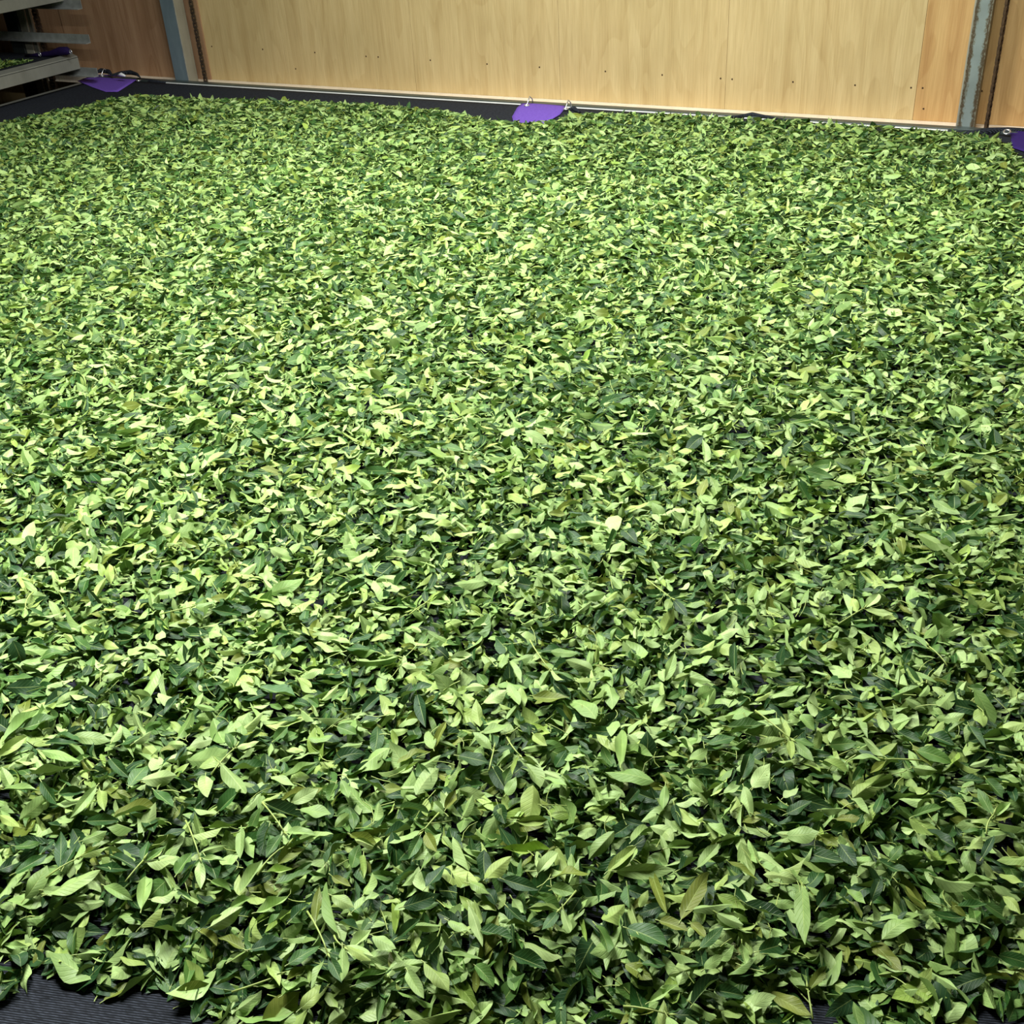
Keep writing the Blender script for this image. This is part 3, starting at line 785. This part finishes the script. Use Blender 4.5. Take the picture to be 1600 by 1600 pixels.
# ------------------------------------------------------------------ the leaves and sprigs that lie on top near the camera
# each entry: stalk end x, y, tip x, y, width, colour; in a local frame of its patch (origin, scale)
PATCHES = [
((0, 1100), 5, """20 260 300 20 130 P;170 170 450 80 90 M;0 400 210 240 70 P;345 290 620 300 70 D;440 220 630 270 90 M;320 370 630 450 90 P;230 530 630 470 110 D;
20 650 310 660 80 P;450 700 650 670 70 D;310 600 440 790 90 D;760 640 550 890 70 P;780 660 820 820 100 P;1110 600 1390 560 100 P;1200 660 1360 800 100 M;
880 860 1220 770 100 O;660 910 930 900 90 D;0 880 160 970 90 P;640 1080 840 1000 130 P;110 1110 310 1090 100 M;110 1320 370 1170 70 D;200 1520 380 1260 110 P;
470 1280 480 1000 80 D;490 1270 600 1080 80 D;600 1300 650 1070 80 P;370 1500 790 1310 120 P;330 1450 550 1480 80 P;720 1260 1040 1290 80 D;870 1170 1060 1270 100 D;
1150 1250 1385 1220 100 P;1110 1580 1150 1310 130 P;810 1410 1030 1520 100 P;1180 1540 1400 1480 90 P;530 1520 690 1500 90 P;1010 640 1150 470 110 M;850 420 1000 570 100 D;
1370 1320 1490 1150 110 M;1270 1020 1450 980 90 D;930 320 1100 240 80 D;1050 320 1190 220 60 P;880 310 950 170 80 P;1140 230 1270 150 90 M;1430 280 1600 290 60 P"""),
((300, 1100), 5, """230 480 430 720 140 P;100 540 110 710 140 P;200 820 390 640 120 D;310 480 600 460 90 D;570 760 880 890 150 D;700 560 980 440 80 P;615 560 800 630 80 P;
690 740 930 640 70 O;780 770 990 660 80 P;1120 600 1060 745 100 M;1170 600 1230 740 80 P;840 820 1090 850 100 P;590 930 520 1170 100 D;640 1200 620 1010 100 M;
720 1000 890 920 120 D;900 1060 1100 990 100 P;680 1240 910 1010 130 O;10 1050 240 990 100 P;380 960 370 1200 90 P;100 1160 200 1350 150 D;380 1450 550 1200 130 P;
1230 990 1470 1110 110 O;570 1300 780 1280 80 P;640 1400 940 1300 110 M;1340 1160 1340 1350 80 P;1090 1340 1240 1430 80 O;1350 1500 1420 1340 110 P;1030 1220 1170 1050 90 M;
850 60 960 150 80 P;980 130 1190 130 60 P;1130 170 1290 230 100 M;640 280 750 170 90 M;1370 580 1520 670 90 D;1430 930 1470 790 120 P;90 950 360 930 110 D"""),
((300, 1280), 5, """150 465 310 550 90 P;300 680 460 600 120 P;140 850 400 690 120 P;50 830 290 670 110 D;490 720 750 600 100 P;960 800 990 520 80 O;1105 910 1010 500 120 P;
1090 600 1265 690 100 P;580 800 770 690 90 M;770 770 910 640 120 D;60 850 200 960 100 O;410 1000 200 900 100 O;455 1010 720 930 170 D;300 1120 460 1020 100 P;
190 1160 300 1080 90 P;560 1080 710 1020 60 P;590 1090 690 1290 100 P;740 950 900 930 70 P;750 1130 1000 980 90 M;740 1250 890 1140 100 O;690 1350 930 1240 130 P;
510 1300 760 1300 90 P;130 1300 350 1340 110 D;190 1510 430 1350 100 D;220 1530 390 1500 60 P;360 1500 550 1350 100 P;840 1480 1090 1260 110 P;1110 990 1170 1280 160 D;
1200 1000 1430 1080 100 P;1230 1240 1530 1170 80 P;1270 1300 1520 1190 100 M;1040 1360 1140 1480 90 P;1060 1600 1240 1460 130 P;1080 1310 1250 1330 90 P;1230 1000 1400 850 160 P;
1410 920 1590 1020 110 P;1460 1580 1480 1300 70 M;1260 690 1450 560 130 P;1140 790 1300 830 120 D"""),
((960, 1280), 5, """130 150 290 60 110 P;0 390 180 220 90 P;10 410 480 400 100 P;410 220 620 180 80 P;650 370 820 180 100 P;710 10 890 110 130 P;490 370 650 270 110 D;
280 390 390 720 90 O;520 780 740 400 100 O;900 320 1130 470 80 O;590 720 930 670 80 P;1020 640 1350 760 130 D;1060 560 1160 520 110 M;1340 130 1600 110 110 P;
100 830 430 970 160 M;350 780 580 860 100 O;600 800 720 920 80 O;670 1010 850 840 80 M;800 740 1010 840 80 P;190 920 300 1070 60 P;430 1060 660 1140 80 P;
700 1170 850 1060 80 P;1000 960 1030 1130 140 P;1130 1030 1380 960 130 D;1190 1050 1380 1060 60 P;1230 860 1350 910 130 P;1160 1150 1420 1150 120 D;80 1120 290 1240 120 O;
270 1420 500 1280 80 P;600 1420 810 1190 140 D;780 1330 1010 1370 110 D;1210 1340 1540 1530 120 O;600 1450 800 1560 120 P;830 1500 1000 1540 100 P;1000 1440 1110 1590 110 P;
1460 500 1480 960 90 P;210 1120 400 1130 70 M;80 500 100 680 110 M"""),
((960, 1000), 5, """610 200 760 120 80 P;400 310 480 100 80 P;930 230 930 0 90 D;910 270 960 430 80 P;1130 260 1330 270 50 P;1250 200 1500 170 60 M;
230 440 350 390 120 D;300 570 400 440 100 P;50 950 60 670 120 P;60 830 300 890 110 P;510 740 620 860 100 P;880 660 1190 650 90 M;730 810 950 750 80 M;
760 910 840 820 90 P;770 960 900 920 80 P;590 940 730 850 80 P;1000 1070 1070 870 120 D;1360 770 1300 580 90 P;1100 830 1330 770 80 P;1080 1160 1210 970 120 P;
850 1190 980 1130 80 P;1010 1150 1070 1390 100 P;840 1380 960 1240 80 P;430 1040 550 1190 90 D;580 1080 690 1190 110 P;220 1130 340 1050 70 P;400 1140 380 1330 80 P;
90 1280 200 1150 110 D;460 1270 510 1450 90 D;1340 1350 1540 1250 100 D;1100 1350 1320 1450 70 D;1460 570 1560 700 90 P;1210 1050 1340 970 110 D;1320 1230 1440 1150 120 P"""),
((1280, 1100), 5, """480 60 510 220 100 P;290 100 380 250 90 P;610 200 800 300 90 D;850 220 1060 300 140 D;1280 260 1540 220 110 P;1170 150 1300 340 90 D;300 350 460 460 120 D;
80 320 300 300 80 M;30 430 230 520 80 P;270 600 360 460 80 D;430 640 610 570 120 P;730 500 920 530 90 P;730 320 880 490 70 O;760 360 1040 450 90 M;1310 570 1440 720 100 M;
1080 580 1290 590 110 D;250 720 390 850 90 P;430 850 500 690 80 D;740 870 980 790 80 M;1000 720 1160 860 110 P;1190 690 1390 820 80 O;1380 900 1520 840 100 O;1380 950 1590 990 90 P;
840 960 1070 1110 100 D;750 1010 890 1170 90 P;150 1080 290 1270 110 D;370 1080 440 1240 90 D;300 1350 430 1240 120 P;460 1210 710 1330 90 D;10 1030 150 1110 90 O;
0 1580 140 1400 150 D;410 1540 490 1330 90 D;220 1440 360 1560 80 P;610 1380 840 1590 120 O;890 1380 1210 1440 110 P;1120 1350 1360 1360 100 P;1400 1330 1600 1400 100 P;
1130 1150 1280 1060 110 P;1270 1200 1370 1020 70 D;1080 1570 1310 1560 80 D;130 900 320 890 80 O;550 1220 650 1100 80 M;10 840 190 830 90 P;690 1130 800 1190 80 P"""),
((600, 1000), 5, """520 140 690 110 70 P;370 290 520 190 80 P;120 430 370 330 90 D;250 410 320 680 80 D;380 850 340 710 90 P;390 830 480 620 70 O;770 720 1010 640 80 P;
580 900 820 950 140 D;840 990 940 1160 130 D;1070 910 1240 1120 140 P;450 810 540 900 80 P;1160 730 1260 820 90 P;1160 430 1450 450 90 O;970 340 1060 510 90 P;780 500 960 400 80 P;
620 1390 700 1220 80 P;470 1350 380 1260 120 P;0 1500 230 1430 100 D;1050 1420 1290 1400 80 P;950 1210 1030 1080 80 P;1250 1070 1430 1130 60 P;880 1270 940 1430 130 D;
490 1310 570 1160 90 O;120 1290 350 1330 80 M;1400 1040 1590 1140 110 D"""),
((600, 1200), 4, """190 570 360 410 80 P;230 630 330 490 50 P;260 740 380 600 90 D;530 720 660 780 80 P;740 690 970 760 80 D;930 780 1110 880 110 M;630 700 790 560 90 P;800 820 870 910 90 P;
770 860 880 960 60 D;1050 680 1290 640 100 O;1040 740 1200 780 80 P;1400 640 1580 480 70 P;960 650 1080 510 80 P;80 1050 230 930 80 D;530 860 620 1120 80 P;600 1000 810 1050 100 D;
960 1080 1140 1140 110 P;1330 970 1420 1140 100 M;1240 1150 1360 1320 110 M;800 1150 1020 1240 120 D;410 1150 620 1190 50 P;250 1220 410 1390 120 P;140 1260 240 1430 90 P;
570 1220 690 1350 90 M;850 1290 930 1540 80 O;150 1600 490 1530 90 P;530 1600 680 1440 90 P;1100 1470 1260 1220 130 D;870 1100 1110 1200 80 P;820 1460 900 1560 70 P;
310 1420 530 1470 70 P;120 870 350 790 80 D;400 960 520 1020 60 P"""),
((0, 1350), 4, """165 420 250 620 100 P;60 600 180 510 70 P;480 330 440 570 80 M;250 460 400 540 90 D;290 680 560 570 90 P;450 690 700 590 100 D;605 830 690 670 60 M;640 850 850 730 70 O;
900 450 1010 710 110 P;790 610 960 710 60 P;1060 750 1150 510 90 D;1165 755 1220 470 90 M;890 415 1050 260 100 P;1110 885 1260 820 60 D;780 540 950 580 80 D;480 570 640 560 90 P;
0 500 170 510 50 P;130 740 195 770 60 P;20 700 140 680 60 O;30 780 130 760 50 O;540 760 650 700 50 O;80 480 180 450 60 D""")]
entries = []
for (ox, oy), sc, txt in PATCHES:
    for ln in txt.replace('\n', '').split(';'):
        a, b_, c, d, wd, kk = ln.split()
        entries.append((ox + float(a) / sc, oy + float(b_) / sc, ox + float(c) / sc, oy + float(d) / sc, float(wd) / sc, kk))
entries.sort(key=lambda e: -(math.hypot(e[2] - e[0], e[3] - e[1]) * (e[4] + 8)))
entries = entries[:300]

rh = np.random.default_rng(77)
R3, H3 = 16, 4
def leaf_mesh(V, U, cu, cd, name):
    F = grid_faces(R3, H3); n = len(V)
    Cc = np.ones((2, n, 4)); Cc[0, :, :3] = cu; Cc[1, :, :3] = cd
    return mesh_np(name, V, F, U, Cc)
def leaf_colours(kk):
    if kk == 'P':
        return pick(UPPER['M'], rh, 1)[0], pick(UNDER['P'], rh, 1)[0], True
    return pick(UPPER[kk], rh, 1)[0], pick(UNDER['P'], rh, 1)[0] * 0.9, False
def place_leaf(name, A, B, width, kk, parent=None, rollsd=0.25, shape=None):
    """a leaf whose stalk end is at A and tip at B; width in metres; returns the blade"""
    A, B = np.array(A), np.array(B)
    L = np.linalg.norm(B - A)
    T = (B - A) / L
    lat = np.cross(np.array([0, 0, 1.0]), T); lat /= np.linalg.norm(lat)
    nrm = np.cross(T, lat)
    cu, cd, flip = leaf_colours(kk)
    ro = rh.normal(0, rollsd) + (PI if flip else 0)
    lat2 = lat * math.cos(ro) + nrm * math.sin(ro); nrm2 = -lat * math.sin(ro) + nrm * math.cos(ro)
    bend = rh.normal(0, 0.55); side = rh.normal(0, 0.30); twist = rh.normal(0, 0.55)
    fold = abs(rh.normal(0.28, 0.16)) if rh.random() < 0.62 else rh.uniform(0.5, 0.95)
    if flip: fold *= -1 if rh.random() < 0.5 else 1
    V, U = leaf_proto(R3, H3, bend, side, fold, twist, 1.0, rh, 0.16, 0.36)
    # stretch to the wanted length and width
    sx = L / (V[:, 0].max() - V[:, 0].min()); sy = width
    V = V * np.array([sx, sy, min(L, width * 1.3)])
    ctr = (A + B) / 2
    W = V[:, :1] * T + V[:, 1:2] * lat2 + V[:, 2:] * nrm2
    me = leaf_mesh(W, U, cu, cd, name)
    o = bpy.data.objects.new(name, me); me.materials.append(MAT['leaf']); C.objects.link(o)
    o.location = ctr
    if parent is not None:
        o.parent = parent; o.location = Vector(ctr) - parent.location
    # the stalk continues the midrib backwards
    mid = W.reshape(R3, 2 * H3, 3)[:, H3 - 1]
    d0 = mid[0] - mid[1]; d0 /= np.linalg.norm(d0)
    sl = rh.uniform(0.004, 0.008)
    b = bmesh.new()
    add_tube(b, [mid[1] , mid[0], mid[0] + d0 * sl * 0.5 + np.array([0, 0, 0.0004]), mid[0] + d0 * sl], [0.0004, 0.0007, 0.0008, 0.0009], 6)
    bmesh.ops.recalc_face_normals(b, faces=b.faces)
    ms = bpy.data.meshes.new('leaf_stalk'); b.to_mesh(ms); b.free(); ms.materials.append(MAT['stem'])
    so = bpy.data.objects.new('leaf_stalk', ms); C.objects.link(so); so.parent = o
    return o
COL = {'P': 'pale green', 'D': 'dark green', 'M': 'mid green', 'O': 'olive green'}
def describe(px, py):
    xs = ['at far left', 'at left', 'left of centre', 'in the centre', 'right of centre', 'at right', 'at far right'][min(6, max(0, int(px / 229)))]
    if py > 1500: ys = 'along the bottom edge'
    elif py > 1400: ys = 'just above bottom edge'
    elif py > 1300: ys = 'one sixth way up'
    elif py > 1200: ys = 'one quarter way up'
    else: ys = 'one third way up'
    return xs, ys
DIRS = ['right', 'up-right', 'up', 'up-left', 'left', 'down-left', 'down', 'down-right']
made = []
for i, (ax, ay, bx_, by_, wpx, kk) in enumerate(entries):
    lift = 0.004 + rh.uniform(0, 0.006)
    ga, gb = ground(ax, ay, 0.015), ground(bx_, by_, 0.015)
    gc = (ga + gb) / 2
    inn = bool(inside(np.array([gc[0]]), np.array([gc[1]]))[0])
    ht = float(heap_top(np.array([gc[0]]), np.array([gc[1]]))[0]) if inn else -1.0
    zc_ = max(ht - 0.001 + lift, float(cloth_z(gc[0], gc[1])) + 0.009)
    tilt = rh.normal(0, 0.10)
    A = ground(ax, ay, zc_); B = ground(bx_, by_, zc_)
    L = np.linalg.norm(B - A)
    # a leaf that points at the camera or away is partly raised towards it
    dz = np.clip(tilt, -0.2, 0.2) * L
    if not inn: dz *= 0.2
    A = ground(ax, ay, zc_ - dz / 2); B = ground(bx_, by_, zc_ + dz / 2)
    T = (B - A)[:2] / np.linalg.norm((B - A)[:2]); pr_ = np.array([-T[1], T[0], 0]) * 0.01
    p0 = proj((A + B) / 2); p1 = proj((A + B) / 2 + pr_)
    pxm = math.hypot(p1[0] - p0[0], p1[1] - p0[1]) / 0.01
    width = min(wpx / pxm * 1.05, 0.034, 0.55 * L)
    width = max(width, 0.26 * L)
    o = place_leaf('tea_leaf', A, B, width, kk, rollsd=0.36)
    made.append([o, kk, p0, math.hypot(bx_ - ax, by_ - ay), math.atan2(-(by_ - ay), bx_ - ax), wpx])
from collections import defaultdict
keyed = defaultdict(list)
szs = sorted(q[3] for q in made)
for q in made:
    size = 'short' if q[3] < szs[100] else ('long' if q[3] > szs[200] else 'medium')
    dr = DIRS[int(round(q[4] / (PI / 4))) % 8]
    xs, ys = describe(q[2][0], q[2][1])
    shp = 'broad' if q[5] / q[3] > 0.42 else 'slim'
    keyed[f'{size} {shp} {COL[q[1]]} tea leaf pointing {dr}, {xs}, {ys}'].append(q)
for k_, qs in keyed.items():
    qs.sort(key=lambda q: q[2][1])
    for j, q in enumerate(qs):
        lab = k_
        if len(qs) == 2: lab = ['upper ', 'lower '][j] + k_
        elif len(qs) > 2: lab = ['upper ', 'middle ', 'lower ', 'lowest '][min(j, 3)] + k_
        tag(q[0], lab, 'leaf', 'loose tea leaves lying on top near the camera')
        assert len(lab.split()) <= 16, lab

SPRIGS = [(410, 1254, 444, 1300, 'MDP'), (402, 1367, 450, 1320, 'PP'), (330, 1210, 368, 1168, 'PDM'), (828, 1000, 860, 1048, 'PPM'), (764, 1204, 772, 1170, 'DDP'),
          (792, 1152, 812, 1180, 'PO'), (1180, 1110, 1236, 1155, 'PPM'), (974, 1572, 1045, 1585, 'PDM'), (1270, 1592, 1262, 1545, 'ODP'), (1440, 1188, 1382, 1186, 'PPO'),
          (1542, 1303, 1553, 1272, 'PM'), (290, 1282, 312, 1340, 'DPP'), (72, 1372, 124, 1340, 'PO'), (196, 1378, 224, 1344, 'MD'), (480, 1424, 512, 1490, 'PMD'),
          (362, 1550, 436, 1524, 'PPO'), (522, 1462, 538, 1480, 'PP'), (686, 1270, 660, 1300, 'PMO'), (640, 960, 668, 940, 'PPD'), (1010, 905, 1050, 935, 'PDP'),
          (52, 925, 40, 950, 'PPM'), (250, 960, 300, 948, 'DPM'), (1310, 975, 1350, 950, 'PPM'), (1480, 1040, 1452, 1010, 'DPD'), (900, 1392, 876, 1420, 'PMP')]
SPR = []
for i, (ax, ay, bx_, by_, kinds) in enumerate(SPRIGS):
    g0 = ground((ax + bx_) / 2, (ay + by_) / 2, 0.015)
    zt = max(float(heap_top(np.array([g0[0]]), np.array([g0[1]]))[0]), float(cloth_z(g0[0], g0[1])) + 0.012) + 0.010
    A, B = ground(ax, ay, zt - 0.001), ground(bx_, by_, zt + 0.003)
    desc = describe((ax + bx_) / 2, (ay + by_) / 2)
    yw = desc[1] if (ay + by_) / 2 > 1110 else 'about two fifths up'
    nm = {2: 'two', 3: 'three'}[len(kinds)]
    dr = DIRS[int(round(math.atan2(-(by_ - ay), bx_ - ax) / (PI / 4))) % 8]
    root = empty('tea_sprig', tuple(A), f'tea sprig with {nm} leaves, stem running {dr}, {desc[0]}, {yw}', 'tea sprig', 'tea sprigs lying on the heap near the camera')
    mid = (A + B) / 2 + np.array([rh.normal(0, 0.002), rh.normal(0, 0.002), 0.002])
    b = bmesh.new()
    q1, q3 = (A + mid) / 2 + (mid - (A + B) / 2) * 0.3, (B + mid) / 2 + (mid - (A + B) / 2) * 0.3
    add_tube(b, [A, q1, mid, q3, B], [0.0015, 0.0013, 0.0012, 0.0011, 0.0010], 8)
    bmobj('stem', b, MAT['stem'], root, smooth=True)
    Td = (B - A) / np.linalg.norm(B - A); base_ang = math.atan2(Td[1], Td[0])
    spread = {2: [-0.55, 0.55], 3: [-0.9, 0.05, 0.9]}[len(kinds)]
    for kx, sp in zip(kinds, spread):
        a_ = base_ang + sp + rh.normal(0, 0.15); L = rh.uniform(0.034, 0.050)
        st = B + np.array([math.cos(a_), math.sin(a_), 0]) * 0.005 - Td * (0.004 if abs(sp) > 0.3 else 0)
        en = st + np.array([math.cos(a_), math.sin(a_), rh.normal(0.0, 0.10)]) * L
        place_leaf('leaf', st, en, L * rh.uniform(0.34, 0.44), kx, parent=root, rollsd=0.3)
    b = bmesh.new()
    bud = B + Td * 0.011 + np.array([0, 0, 0.003])
    add_tube(b, [B, B + Td * 0.004 + np.array([0, 0, 0.001]), bud], [0.0009, 0.0018, 0.0003], 8)
    bmobj('bud', b, MAT['stem'], root, smooth=True)
    SPR.append((root, (ay + by_) / 2))
byl = defaultdict(list)
for rt, yy in SPR: byl[rt['label']].append((yy, rt))
for lab, q in byl.items():
    if len(q) > 1:
        for (yy, rt), wd in zip(sorted(q, key=lambda t: t[0]), ('upper ', 'lower ', 'lowest ')): rt['label'] = wd + lab
